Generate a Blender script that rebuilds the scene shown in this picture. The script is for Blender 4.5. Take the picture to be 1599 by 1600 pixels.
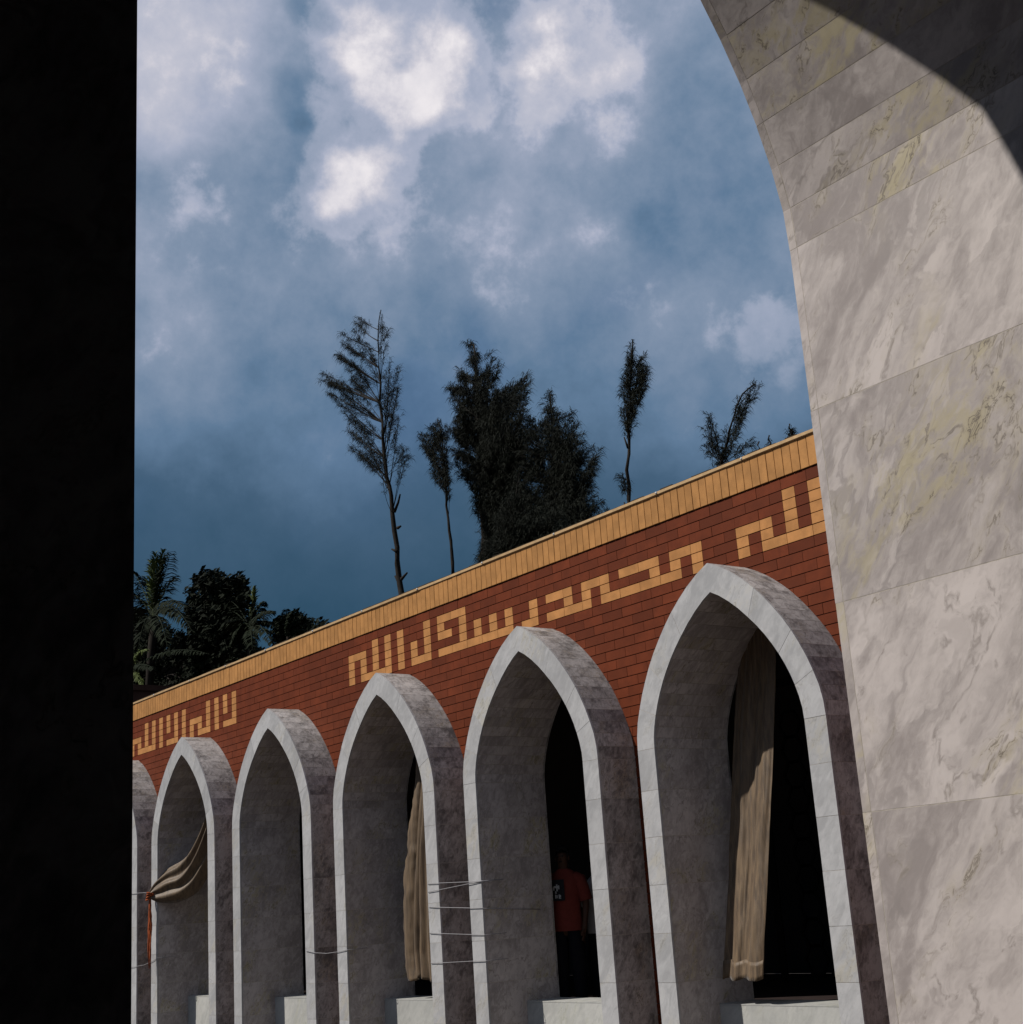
import bpy, bmesh, math, random
from mathutils import Vector, Matrix, noise as mnoise
random.seed(7)
scene = bpy.context.scene
for o in list(bpy.data.objects):
    bpy.data.objects.remove(o)
COL = scene.collection

# ------------------------------------------------------------------ camera
YAW, PITCH, ROLL, FPX = 0.6422, 0.2724, -0.068, 2227.64
fw = Vector((-math.cos(YAW)*math.cos(PITCH), math.sin(YAW)*math.cos(PITCH), math.sin(PITCH)))
rt = fw.cross(Vector((0, 0, 1))).normalized()
up = rt.cross(fw)
R_ = math.cos(ROLL)*rt + math.sin(ROLL)*up
U_ = -math.sin(ROLL)*rt + math.cos(ROLL)*up
cam_d = bpy.data.cameras.new('camera'); cam = bpy.data.objects.new('camera', cam_d); COL.objects.link(cam)
m = Matrix.Identity(4)
for i in range(3):
    m[i][0] = R_[i]; m[i][1] = U_[i]; m[i][2] = -fw[i]
cam.matrix_world = m
cam_d.sensor_fit = 'HORIZONTAL'; cam_d.sensor_width = 36; cam_d.lens = 36*FPX/1599
cam_d.clip_start = 0.05; cam_d.clip_end = 3000
scene.camera = cam

def ray(x, y):
    return fw + R_*((x-800)/FPX) - U_*((y-800)/FPX)
def at(x, y, Y):
    d = ray(x, y); return d*(Y/d.y)

# ------------------------------------------------------------------ sun, sky, exposure
SUN = Vector((-1.0, -1.78, 2.30)).normalized()
sd = bpy.data.lights.new('sun', 'SUN'); sun = bpy.data.objects.new('sun', sd); COL.objects.link(sun)
sd.energy = 4.8; sd.angle = math.radians(0.6); sd.color = (1.0, 0.95, 0.88)
sun.rotation_euler = (-SUN).to_track_quat('-Z', 'Y').to_euler()
sun.location = (0, 0, 30)
scene.view_settings.view_transform = 'Standard'; scene.view_settings.look = 'None'
scene.view_settings.exposure = 0.0; scene.view_settings.gamma = 1.0
scene.view_settings.use_curve_mapping = False

class NT:
    """small helper around a node tree"""
    def __init__(self, tree): self.t = tree; self.L = tree.links; self.N = tree.nodes
    def n(self, typ, **kw):
        x = self.N.new(typ)
        for k, v in kw.items(): setattr(x, k, v)
        return x
    def put(self, s, v):
        if v is None: return
        if hasattr(v, 'is_output') or isinstance(v, bpy.types.NodeSocket): self.L.new(v, s)
        else:
            try: s.default_value = v
            except Exception: s.default_value = (v[0], v[1], v[2], 1.0)
    def math(self, op, a, b=None, c=None, clamp=False):
        x = self.n('ShaderNodeMath', operation=op, use_clamp=clamp)
        self.put(x.inputs[0], a)
        if b is not None: self.put(x.inputs[1], b)
        if c is not None: self.put(x.inputs[2], c)
        return x.outputs[0]
    def vec(self, op, a, b=None, scale=None):
        x = self.n('ShaderNodeVectorMath', operation=op)
        self.put(x.inputs[0], a)
        if b is not None: self.put(x.inputs[1], b)
        if scale is not None: self.put(x.inputs['Scale'], scale)
        return x.outputs['Value'] if op in ('DOT_PRODUCT', 'LENGTH', 'DISTANCE') else x.outputs['Vector']
    def noise(self, v, scale, detail=4, rough=.55, dist=0.0):
        x = self.n('ShaderNodeTexNoise'); self.put(x.inputs['Vector'], v)
        x.inputs['Scale'].default_value = scale; x.inputs['Detail'].default_value = detail
        x.inputs['Roughness'].default_value = rough; x.inputs['Distortion'].default_value = dist
        return x
    def ss(self, v, a, b, lo=0.0, hi=1.0):
        x = self.n('ShaderNodeMapRange', interpolation_type='SMOOTHSTEP')
        self.put(x.inputs['Value'], v)
        x.inputs['From Min'].default_value = a; x.inputs['From Max'].default_value = b
        x.inputs['To Min'].default_value = lo; x.inputs['To Max'].default_value = hi
        return x.outputs['Result']
    def lin(self, v, a, b, lo, hi):
        x = self.n('ShaderNodeMapRange'); self.put(x.inputs['Value'], v)
        x.inputs['From Min'].default_value = a; x.inputs['From Max'].default_value = b
        x.inputs['To Min'].default_value = lo; x.inputs['To Max'].default_value = hi
        return x.outputs['Result']
    def ramp(self, v, stops):
        x = self.n('ShaderNodeValToRGB'); cr = x.color_ramp
        while len(cr.elements) < len(stops): cr.elements.new(0.5)
        for e, (p, c) in zip(cr.elements, stops): e.position = p; e.color = (c[0], c[1], c[2], 1)
        self.put(x.inputs[0], v); return x.outputs[0]
    def mix(self, f, a, b, mode='MIX'):
        x = self.n('ShaderNodeMix', data_type='RGBA', blend_type=mode)
        self.put(x.inputs[0], f)
        for s, v in ((x.inputs[6], a), (x.inputs[7], b)):
            if isinstance(v, bpy.types.NodeSocket): self.L.new(v, s)
            else: s.default_value = (v[0], v[1], v[2], 1)
        return x.outputs[2]

world = bpy.data.worlds.new('World'); scene.world = world; world.use_nodes = True
W = NT(world.node_tree); W.N.clear()
SKY_STRENGTH = 0.09
out = W.n('ShaderNodeOutputWorld'); bg = W.n('ShaderNodeBackground'); W.L.new(bg.outputs[0], out.inputs[0])
bg.inputs[1].default_value = SKY_STRENGTH
sky = W.n('ShaderNodeTexSky', sky_type='NISHITA'); sky.sun_disc = False
sky.sun_elevation = math.asin(SUN.z); sky.sun_rotation = math.atan2(SUN.x, SUN.y)
sky.air_density = 1.2; sky.dust_density = 0.6; sky.ozone_density = 2.0
tc = W.n('ShaderNodeTexCoord'); D0 = tc.outputs['Generated']
sep = W.n('ShaderNodeSeparateXYZ'); W.L.new(D0, sep.inputs[0]); EL = sep.outputs[2]
world.cycles.sampling_method = 'MANUAL'; world.cycles.sample_map_resolution = 256
# ragged cloud edges: warp the direction
wv = W.vec('SUBTRACT', W.noise(D0, 10.0, 2, .6).outputs['Color'], (0.5, 0.5, 0.5))
DW = W.vec('NORMALIZE', W.vec('ADD', D0, W.vec('SCALE', wv, scale=0.06)))
n_big = W.noise(DW, 4.6, 3, .5).outputs['Fac']
fb = W.noise(D0, 19.0, 8, .62).outputs['Fac']
fbc = W.math('SUBTRACT', fb, .5)
# soft deck: brighter overhead, a dark bank towards the horizon all round
base = W.ramp(EL, [(0.0, (.13,)*3), (.20, (.17,)*3), (.27, (.27,)*3), (.34, (.42,)*3), (.42, (.515,)*3), (.58, (.57,)*3), (1.0, (.57,)*3)])
amp = W.ss(EL, .15, .48, .22, 1.0)
tex = W.math('MULTIPLY_ADD', W.math('SUBTRACT', n_big, .5), .40, W.math('MULTIPLY', fbc, .40))
acc = W.math('MULTIPLY_ADD', tex, amp, base)
def blobs(tab, start, D):
    a = start
    for (cx, cy, r, w, soft) in tab:
        dot = W.vec('DOT_PRODUCT', D, tuple(ray(cx, cy).normalized()))
        ro = 1.45*r/FPX; ri = ro*(1-soft)*.8
        v = W.ss(dot, math.cos(ro), math.cos(ri), 0.0, w)
        a = v if a is None else W.math('ADD', a, v)
    return a
# pixel of the cloud in the photograph, radius, weight, softness
acc = blobs([(250, 20, 160, .13, .95), (300, 130, 120, .08, .95), (900, 90, 130, .08, .95),
             (1100, 600, 130, .06, .9), (800, 385, 90, .05, .9), (520, 730, 110, .06, .95), (240, 560, 120, .06, .95),
             (410, 170, 100, -.07, .9), (1120, 250, 150, -.05, .95), (300, 290, 45, -.08, .8), (455, 165, 30, -.12, .8), (498, 20, 30, -.12, .8)], acc, DW)
# heaped cumulus: fractal density cut fairly sharply
cum = blobs([(530, 120, 50, .22, .95), (600, 150, 60, .22, .95), (540, 290, 60, .22, .95), (455, 300, 60, .16, .95), (600, 60, 95, .40, .95), (555, 60, 45, .22, .9), (700, 130, 66, .42, .9), (640, 160, 60, .28, .9), (565, 220, 85, .36, .95), (600, 310, 75, .28, .95),
             (505, 260, 60, .24, .95), (850, 75, 55, .34, .9), (850, 155, 55, .42, .9), (945, 70, 75, .36, .95), (950, 160, 70, .22, .95), (345, 375, 75, .16, .95), (480, 340, 70, .20, .95), (270, 60, 110, .20, .95), (770, 40, 95, .22, .95),
             (1150, 535, 50, .20, .95), (1235, 525, 60, .30, .95), (760, 385, 90, .12, .95)], None, DW)
dens = W.math('MULTIPLY_ADD', fbc, 1.20, cum)
m_edge = W.ss(dens, .12, .36)
m_core = W.ss(dens, .40, .98)
lift = W.math('ADD', W.math('MULTIPLY', m_edge, .12), W.math('MULTIPLY', m_core, .24))
acc = W.math('ADD', acc, W.math('MULTIPLY', lift, W.ss(EL, .22, .40)))
k = 1.0/SKY_STRENGTH
def kc(c): return tuple(v*k for v in c)
cloud = W.ramp(acc, [(0.0, kc((.020, .056, .100))), (.17, kc((.030, .078, .134))), (.30, kc((.060, .118, .195))), (.42, kc((.118, .198, .312))),
                     (.55, kc((.222, .290, .405))), (.70, kc((.385, .425, .545))), (.86, kc((.62, .61, .68))), (1.0, kc((.88, .84, .86)))])
# open blue where the deck thins out
gapm = W.math('MULTIPLY', W.math('MULTIPLY', W.ss(n_big, .46, .30), W.ss(EL, .2, .4)), W.math('SUBTRACT', 1.0, m_edge))
clear = W.mix(1.0, sky.outputs[0], (.42, .58, .78), 'MULTIPLY')
W.L.new(W.mix(W.math('MULTIPLY', gapm, .40), cloud, clear), bg.inputs[0])

# ------------------------------------------------------------------ materials
def new_mat(name):
    m = bpy.data.materials.new(name); m.use_nodes = True
    T = NT(m.node_tree); b = T.N['Principled BSDF']
    return m, T, b
def pos_random(T, amount=37.0):
    g = T.n('ShaderNodeNewGeometry'); oi = T.n('ShaderNodeObjectInfo')
    r = oi.outputs['Random']
    cv = T.n('ShaderNodeCombineXYZ')
    T.put(cv.inputs[0], T.math('MULTIPLY', r, amount)); T.put(cv.inputs[1], T.math('MULTIPLY', r, amount*1.7)); T.put(cv.inputs[2], T.math('MULTIPLY', r, -amount*.8))
    return g.outputs['Position'], T.vec('ADD', g.outputs['Position'], cv.outputs[0]), r

def marble(name, lo, hi, vein, stain, stain_amt, clast=.6, rough=.42, scale=1.0, vein_amt=.8):
    m, T, b = new_mat(name)
    P, Q, r = pos_random(T)
    rot = T.n('ShaderNodeMapping'); T.L.new(Q, rot.inputs['Vector']); rot.inputs['Rotation'].default_value = (0.42, -0.62, 0.15)
    def stretch(a, c):
        x = T.n('ShaderNodeMapping'); T.L.new(rot.outputs[0], x.inputs['Vector']); x.inputs['Scale'].default_value = (a*scale, a*scale, c*scale); return x.outputs[0]
    V = stretch(1.7, .70)
    wrp = T.vec('SCALE', T.vec('SUBTRACT', T.noise(V, 2.2, 4, .62).outputs['Color'], (.5, .5, .5)), scale=.55)
    V2 = T.vec('ADD', V, wrp)
    n1 = T.noise(V2, 1.3, 7, .62).outputs['Fac']
    n2 = T.noise(V2, 7.5, 6, .68).outputs['Fac']
    st = T.noise(T.vec('ADD', stretch(9.0, 1.3), T.vec('SCALE', wrp, scale=2.2)), 1.5, 7, .66).outputs['Fac']
    tone = T.math('ADD', T.math('MULTIPLY', n1, .46), T.math('ADD', T.math('MULTIPLY', n2, .24), T.math('MULTIPLY', st, .30)))
    col = T.mix(T.ss(tone, .39, .575), lo, hi)
    # breccia: crisp-edged paler and greyer fragments drawn out along the bedding, in patches
    dn = T.vec('SCALE', T.vec('SUBTRACT', T.noise(V2, 9.0, 4, .6).outputs['Color'], (.5, .5, .5)), scale=.16)
    V3 = T.vec('ADD', V2, dn)
    vo = T.n('ShaderNodeTexVoronoi', feature='F1'); T.L.new(V3, vo.inputs['Vector']); vo.inputs['Scale'].default_value = 5.5
    vo.inputs['Randomness'].default_value = 1.0
    sepc = T.n('ShaderNodeSeparateColor'); T.L.new(vo.outputs['Color'], sepc.inputs[0])
    inside = T.ss(vo.outputs['Distance'], .50, .40)
    zone = T.ss(n1, .46, .54)
    patch = T.math('MULTIPLY', T.math('MULTIPLY', inside, T.ss(sepc.outputs[0], .55, .62)), zone)
    dark = T.math('MULTIPLY', T.math('MULTIPLY', inside, T.ss(sepc.outputs[1], .70, .80)), zone)
    col = T.mix(T.math('MULTIPLY', patch, clast*.75), col, tuple(min(1, v*1.10) for v in hi))
    col = T.mix(T.math('MULTIPLY', dark, clast*.5), col, tuple(.88*(a_*.6+b_*.4) for a_, b_ in zip(lo, hi)))
    # darker matrix between the fragments where the stone is brecciated
    ve0 = T.n('ShaderNodeTexVoronoi', feature='DISTANCE_TO_EDGE'); T.L.new(V3, ve0.inputs['Vector']); ve0.inputs['Scale'].default_value = 5.5
    brz = T.math('MULTIPLY', T.ss(T.noise(V2, .75, 3, .55).outputs['Fac'], .45, .55), T.ss(n2, .40, .58))
    mat_ = T.math('MULTIPLY', T.ss(ve0.outputs['Distance'], .16, .04), brz)
    col = T.mix(T.math('MULTIPLY', mat_, clast*.75), col, tuple(.62*a_+.10*b_ for a_, b_ in zip(lo, hi)))
    # olive and tan iron staining, follows the bedding
    ns = T.noise(V2, .8, 4, .6).outputs['Fac']
    sm = T.math('MULTIPLY', T.ss(ns, .50, .66), T.ss(st, .42, .62))
    col = T.mix(T.math('MULTIPLY', sm, stain_amt), col, stain)
    # grey vein network between the fragments, thin and broken, with brown cracks in the stained parts
    ve = T.n('ShaderNodeTexVoronoi', feature='DISTANCE_TO_EDGE'); T.L.new(V3, ve.inputs['Vector']); ve.inputs['Scale'].default_value = 2.3
    vn = T.math('MULTIPLY', T.ss(ve.outputs['Distance'], .055, .0), T.ss(n2, .44, .60))
    col = T.mix(T.math('MULTIPLY', T.math('MULTIPLY', vn, T.ss(n1, .44, .60)), vein_amt*.75), col, tuple(.55*a_+.45*b_ for a_, b_ in zip(vein, lo)))
    nv = T.noise(V2, 1.5, 7, .66).outputs['Fac']
    rid = T.math('ABSOLUTE', T.math('SUBTRACT', nv, .49))
    brk = T.math('MULTIPLY', T.ss(st, .46, .60), T.ss(ns, .46, .58))
    col = T.mix(T.math('MULTIPLY', T.math('MULTIPLY', T.ss(rid, .04, .0), brk), vein_amt*.45), col, tuple(.5*(a_+b_) for a_, b_ in zip(stain, vein)))
    col = T.mix(T.math('MULTIPLY', T.math('MULTIPLY', T.ss(rid, .010, .0), brk), vein_amt), col, vein)
    # long veins running with the bedding
    lv_ = T.noise(T.vec('ADD', stretch(2.6, .55), T.vec('SCALE', wrp, scale=.8)), 1.2, 6, .60).outputs['Fac']
    lr = T.math('ABSOLUTE', T.math('SUBTRACT', lv_, .5))
    lm = T.math('MULTIPLY', T.ss(n2, .44, .58), T.ss(ns, .46, .58))
    col = T.mix(T.math('MULTIPLY', T.math('MULTIPLY', T.ss(lr, .035, .0), lm), vein_amt*.40), col, tuple(.6*a_+.4*b_ for a_, b_ in zip(stain, lo)))
    col = T.mix(T.math('MULTIPLY', T.math('MULTIPLY', T.ss(lr, .011, .0), lm), vein_amt*.85), col, tuple(.8*a_+.2*b_ for a_, b_ in zip(vein, lo)))
    # small dark crystals drawn out along the bedding
    np_ = T.noise(T.vec('ADD', stretch(20.0, 6.0), T.vec('SCALE', wrp, scale=5.0)), 1.5, 4, .62).outputs['Fac']
    col = T.mix(T.math('MULTIPLY', T.math('MULTIPLY', T.ss(np_, .62, .74), T.ss(n1, .42, .58)), .55), col, tuple(.5*a_+.5*b_ for a_, b_ in zip(vein, lo)))
    col = T.mix(T.lin(r, 0, 1, 0.0, .26), col, tuple(v*.70 for v in lo))
    T.L.new(col, b.inputs['Base Color'])
    T.put(b.inputs['Roughness'], T.lin(n2, .3, .7, rough-.08, rough+.16))
    b.inputs['Specular IOR Level'].default_value = .3
    bp = T.n('ShaderNodeBump'); bp.inputs['Strength'].default_value = .10; bp.inputs['Distance'].default_value = .004
    T.L.new(n2, bp.inputs['Height']); T.L.new(bp.outputs[0], b.inputs['Normal'])
    return m

M = {}
M['marble_soffit'] = marble('veined marble lining', (.275, .242, .232), (.500, .450, .432), (.085, .066, .048), (.400, .345, .190), .70, clast=.8, scale=1.7, vein_amt=.9)
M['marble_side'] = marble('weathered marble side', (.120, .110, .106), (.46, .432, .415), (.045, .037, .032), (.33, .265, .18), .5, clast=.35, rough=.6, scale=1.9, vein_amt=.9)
M['marble_face'] = marble('pale marble facing', (.300, .297, .300), (.415, .410, .412), (.15, .15, .155), (.37, .325, .22), .40, clast=.3, rough=.45, scale=1.2, vein_amt=.6)
M['marble_sill'] = marble('cream marble sill', (.33, .33, .315), (.45, .445, .42), (.22, .23, .20), (.34, .33, .24), .5, clast=.3, rough=.45, vein_amt=.5)

def simple(name, col, rough=.8, var=.15, scale=9.0, bump=0.0, spec=.15, obj_var=.25, fine=60.0):
    m, T, b = new_mat(name)
    P, Q, r = pos_random(T)
    n1 = T.noise(Q, scale, 6, .6).outputs['Fac']; n2 = T.noise(Q, fine, 4, .65).outputs['Fac']
    t = T.math('ADD', T.math('MULTIPLY', n1, .65), T.math('MULTIPLY', n2, .35))
    c = T.mix(T.ss(t, .3, .7), tuple(v*(1-var) for v in col), tuple(min(1, v*(1+var)) for v in col))
    if obj_var: c = T.mix(T.lin(r, 0, 1, 0, obj_var), c, tuple(v*.55 for v in col))
    T.L.new(c, b.inputs['Base Color'])
    b.inputs['Roughness'].default_value = rough; b.inputs['Specular IOR Level'].default_value = spec
    if bump:
        bp = T.n('ShaderNodeBump'); bp.inputs['Strength'].default_value = bump; bp.inputs['Distance'].default_value = .003
        T.L.new(t, bp.inputs['Height']); T.L.new(bp.outputs[0], b.inputs['Normal'])
    return m

def ceramic(name, col, streak, rough=.62, var=.72, runs=.34):
    """fired clay brick: per-brick tone, sandy grain, faint run-off streaks"""
    m, T, b = new_mat(name)
    P, Q, r = pos_random(T, 11.0)
    n1 = T.noise(Q, 6.0, 6, .6).outputs['Fac']; n2 = T.noise(P, 90.0, 3, .7).outputs['Fac']
    c = T.mix(T.ss(n1, .3, .72), tuple(v*.80 for v in col), tuple(min(1, v*1.14) for v in col))
    c = T.mix(T.lin(r, 0, 1, 0, var), c, tuple(v*.55 for v in col))
    c = T.mix(T.math('MULTIPLY', T.ss(n2, .55, .75), .25), c, tuple(v*.6 for v in col))
    mp = T.n('ShaderNodeMapping'); T.L.new(P, mp.inputs['Vector']); mp.inputs['Scale'].default_value = (14, 14, .8)
    st = T.noise(mp.outputs[0], 1.0, 5, .6).outputs['Fac']
    c = T.mix(T.math('MULTIPLY', T.ss(st, .58, .76), runs), c, streak)
    big = T.noise(P, .9, 4, .6).outputs['Fac']
    c = T.mix(T.math('MULTIPLY', T.ss(big, .48, .72), .22), c, tuple(v*.7 for v in col))
    T.L.new(c, b.inputs['Base Color']); b.inputs['Roughness'].default_value = rough; b.inputs['Specular IOR Level'].default_value = .12
    bp = T.n('ShaderNodeBump'); bp.inputs['Strength'].default_value = .25; bp.inputs['Distance'].default_value = .002
    T.L.new(n2, bp.inputs['Height']); T.L.new(bp.outputs[0], b.inputs['Normal'])
    return m
M['brick'] = ceramic('red clay brick', (.137, .0288, .0092), (.082, .0185, .0066))
M['cream'] = ceramic('cream glazed brick', (.44, .205, .072), (.28, .14, .055), .5, .22)
M['cap'] = ceramic('ochre cap tile', (.400, .195, .066), (.25, .13, .050), .55, .20, .22)
M['coping'] = simple('ochre coping', (.45, .30, .155), .6, .2, 12)
M['lip'] = simple('mossy drip lip', (.045, .035, .025), .95, .4, 20)
M['mortar'] = simple('dark mortar', (.035, .014, .010), .95, .3, 20)
M['grout'] = simple('pale grout', (.40, .36, .31), .9, .25, 30)
M['sealant'] = simple('white sealant', (.6, .6, .58), .5, .05)
M['ground'] = simple('courtyard paving', (.075, .063, .055), .9, .25, 3)
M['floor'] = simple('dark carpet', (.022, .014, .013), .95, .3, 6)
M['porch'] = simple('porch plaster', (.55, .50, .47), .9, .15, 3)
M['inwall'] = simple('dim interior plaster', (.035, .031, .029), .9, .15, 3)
M['farwall'] = simple('brown plaster', (.05, .025, .018), .9, .2, 3)
M['wire'] = simple('grey wire', (.28, .27, .28), .5, .1)
M['rope'] = simple('orange cord', (.30, .07, .022), .8, .2, 40)
M['bark'] = simple('dark bark', (.020, .016, .013), .95, .4, 10, .5)
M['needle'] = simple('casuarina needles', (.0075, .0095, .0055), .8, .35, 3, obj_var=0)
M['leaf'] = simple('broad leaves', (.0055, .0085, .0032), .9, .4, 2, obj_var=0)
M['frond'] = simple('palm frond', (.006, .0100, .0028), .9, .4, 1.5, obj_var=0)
M['shoot'] = simple('young palm frond', (.060, .078, .020), .7, .3, 1.5, obj_var=0)
M['skin'] = simple('brown skin', (.055, .026, .016), .6, .1, 5)
M['hair'] = simple('black hair', (.010, .009, .009), .6, .2)
M['orange_shirt'] = simple('orange cotton', (.120, .0225, .0165), .9, .15, 14, .3)
M['white_shirt'] = simple('pale cotton', (.26, .25, .26), .9, .1, 14, .3)
M['trousers'] = simple('navy trousers', (.005, .005, .008), .9, .2, 14, .3)
M['print'] = simple('black print', (.012, .012, .014), .8, .1)
M['print_white'] = simple('white print', (.34, .34, .34), .8, .1)
M['lattice'] = simple('dark lattice wood', (.008, .007, .006), .7, .2)
def cloth_mat():
    m, T, b = new_mat('tan curtain cloth')
    g = T.n('ShaderNodeNewGeometry'); P = g.outputs['Position']
    mp = T.n('ShaderNodeMapping'); T.L.new(P, mp.inputs['Vector']); mp.inputs['Scale'].default_value = (30, 30, 2.2)
    n1 = T.noise(mp.outputs[0], 1.0, 6, .65).outputs['Fac']; n2 = T.noise(P, 3.0, 5, .6).outputs['Fac']
    c = T.mix(T.ss(n1, .3, .7), (.058, .036, .019), (.146, .095, .050))
    c = T.mix(T.math('MULTIPLY', T.ss(n2, .45, .7), .35), c, (.075, .05, .028))
    T.L.new(c, b.inputs['Base Color']); b.inputs['Roughness'].default_value = .55
    wv_n = T.noise(P, 130.0, 2, .5).outputs['Fac']
    b.inputs['Sheen Weight'].default_value = .15; b.inputs['Specular IOR Level'].default_value = .35
    bp = T.n('ShaderNodeBump'); bp.inputs['Strength'].default_value = .35; bp.inputs['Distance'].default_value = .01
    T.L.new(T.math('ADD', n1, T.math('MULTIPLY', wv_n, .6)), bp.inputs['Height']); T.L.new(bp.outputs[0], b.inputs['Normal'])
    return m
M['curtain'] = cloth_mat()

# ------------------------------------------------------------------ object helpers
def obj(name, me, mat=None, parent=None, loc=None):
    if isinstance(me, bmesh.types.BMesh):
        d = bpy.data.meshes.new(name); me.to_mesh(d); me.free(); me = d
    if mat is not None and len(me.materials) == 0: me.materials.append(mat)
    o = bpy.data.objects.new(name, me); COL.objects.link(o)
    if loc is not None: o.location = loc
    if parent is not None: o.parent = parent
    return o
def pyd(name, verts, faces, smooth=False):
    me = bpy.data.meshes.new(name); me.from_pydata([tuple(v) for v in verts], [], faces); me.update()
    if smooth:
        for p in me.polygons: p.use_smooth = True
    return me
def tag(o, label=None, cat=None, group=None, kind=None):
    if label: o['label'] = label
    if cat: o['category'] = cat
    if group: o['group'] = group
    if kind: o['kind'] = kind
    return o
def thing(name, label, cat, loc=(0, 0, 0), rz=0.0, group=None):
    o = bpy.data.objects.new(name, None); COL.objects.link(o); o.empty_display_size = .2
    o.location = loc; o.rotation_euler = (0, 0, rz)
    return tag(o, label, cat, group)
def add_box(bm, x0, x1, y0, y1, z0, z1):
    v = [bm.verts.new(p) for p in ((x0,y0,z0),(x1,y0,z0),(x1,y1,z0),(x0,y1,z0),(x0,y0,z1),(x1,y0,z1),(x1,y1,z1),(x0,y1,z1))]
    for f in ((0,3,2,1),(4,5,6,7),(0,1,5,4),(1,2,6,5),(2,3,7,6),(3,0,4,7)): bm.faces.new([v[i] for i in f])
def box_mesh(name, x0, x1, y0, y1, z0, z1):
    bm = bmesh.new(); add_box(bm, x0, x1, y0, y1, z0, z1)
    me = bpy.data.meshes.new(name); bm.to_mesh(me); bm.free(); return me
def structure(name, me, mat):
    o = obj(name, me, mat); o['kind'] = 'structure'; return o
def tube(verts, faces, pts, rads, seg=6):
    """append a tapered tube along pts"""
    n0 = len(verts)
    for i, p in enumerate(pts):
        p = Vector(p)
        t = (Vector(pts[min(i+1, len(pts)-1)])-Vector(pts[max(i-1, 0)])).normalized()
        a = t.cross(Vector((0, 0, 1)))
        if a.length < 1e-3: a = Vector((1, 0, 0))
        a.normalize(); b = t.cross(a)
        for k2 in range(seg):
            an = 2*math.pi*k2/seg
            verts.append(p + (a*math.cos(an)+b*math.sin(an))*rads[i])
    for i in range(len(pts)-1):
        for k2 in range(seg):
            q = n0+i*seg
            faces.append((q+k2, q+(k2+1) % seg, q+seg+(k2+1) % seg, q+seg+k2))
    faces.append(tuple(n0+k2 for k2 in range(seg))[::-1])
    faces.append(tuple(n0+(len(pts)-1)*seg+k2 for k2 in range(seg)))

# ------------------------------------------------------------------ key dimensions (metres, eye at the origin)
YF, YW, YB = 8.5, 8.9565, 9.40        # arch fronts, brick plane, back of the arches
T_ARCH, P_ARCH = 0.90, 0.4565
GROUND, FLOOR, SILL = -1.50, -1.00, -0.884
SPACING, X_FIRST = 2.802875, -19.811205
ARCH_X = [X_FIRST + i*SPACING - .008 for i in range(-1, 5)]
INNER = [(.893, 1.30), (.888, 1.39), (.868, 1.485), (.838, 1.58), (.802, 1.672), (.757, 1.765), (.704, 1.858), (.644, 1.948), (.576, 2.038), (.500, 2.126), (.412, 2.214), (.312, 2.308), (.205, 2.394), (.098, 2.466), (0, 2.517)]
OUTER = [(1.117, 1.30), (1.110, 1.42), (1.085, 1.545), (1.042, 1.665), (.992, 1.785), (.933, 1.900), (.864, 2.020), (.788, 2.130), (.704, 2.235), (.612, 2.340), (.510, 2.442), (.400, 2.536), (.280, 2.625), (.145, 2.706), (0, 2.773)]
STRAIGHT = [GROUND, -1.08, -.674, -.270, .135, .539, .940, 1.30]
def outer_hw(z):
    if z <= 1.30: return 1.117
    for (a, za), (b, zb) in zip(OUTER, OUTER[1:]):
        if za <= z <= zb: return a+(b-a)*(z-za)/(zb-za)
    return 0.0

# ------------------------------------------------------------------ setting: ground, gallery behind the wall, porch round the camera
structure('ground', box_mesh('ground', -400, 400, -400, 400, GROUND-.3, GROUND), M['ground'])
GX0, GX1, GY1 = -26.2, -1.40, 14.0
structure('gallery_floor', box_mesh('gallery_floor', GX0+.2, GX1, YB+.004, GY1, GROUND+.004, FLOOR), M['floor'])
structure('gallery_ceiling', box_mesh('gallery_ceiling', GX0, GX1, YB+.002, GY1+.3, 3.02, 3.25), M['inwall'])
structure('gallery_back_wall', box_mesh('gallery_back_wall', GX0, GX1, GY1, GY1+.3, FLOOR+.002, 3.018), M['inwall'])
structure('gallery_end_wall', box_mesh('gallery_end_wall', GX0, GX0+.196, YB+.002, GY1-.002, FLOOR+.002, 3.018), M['inwall'])

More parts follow.
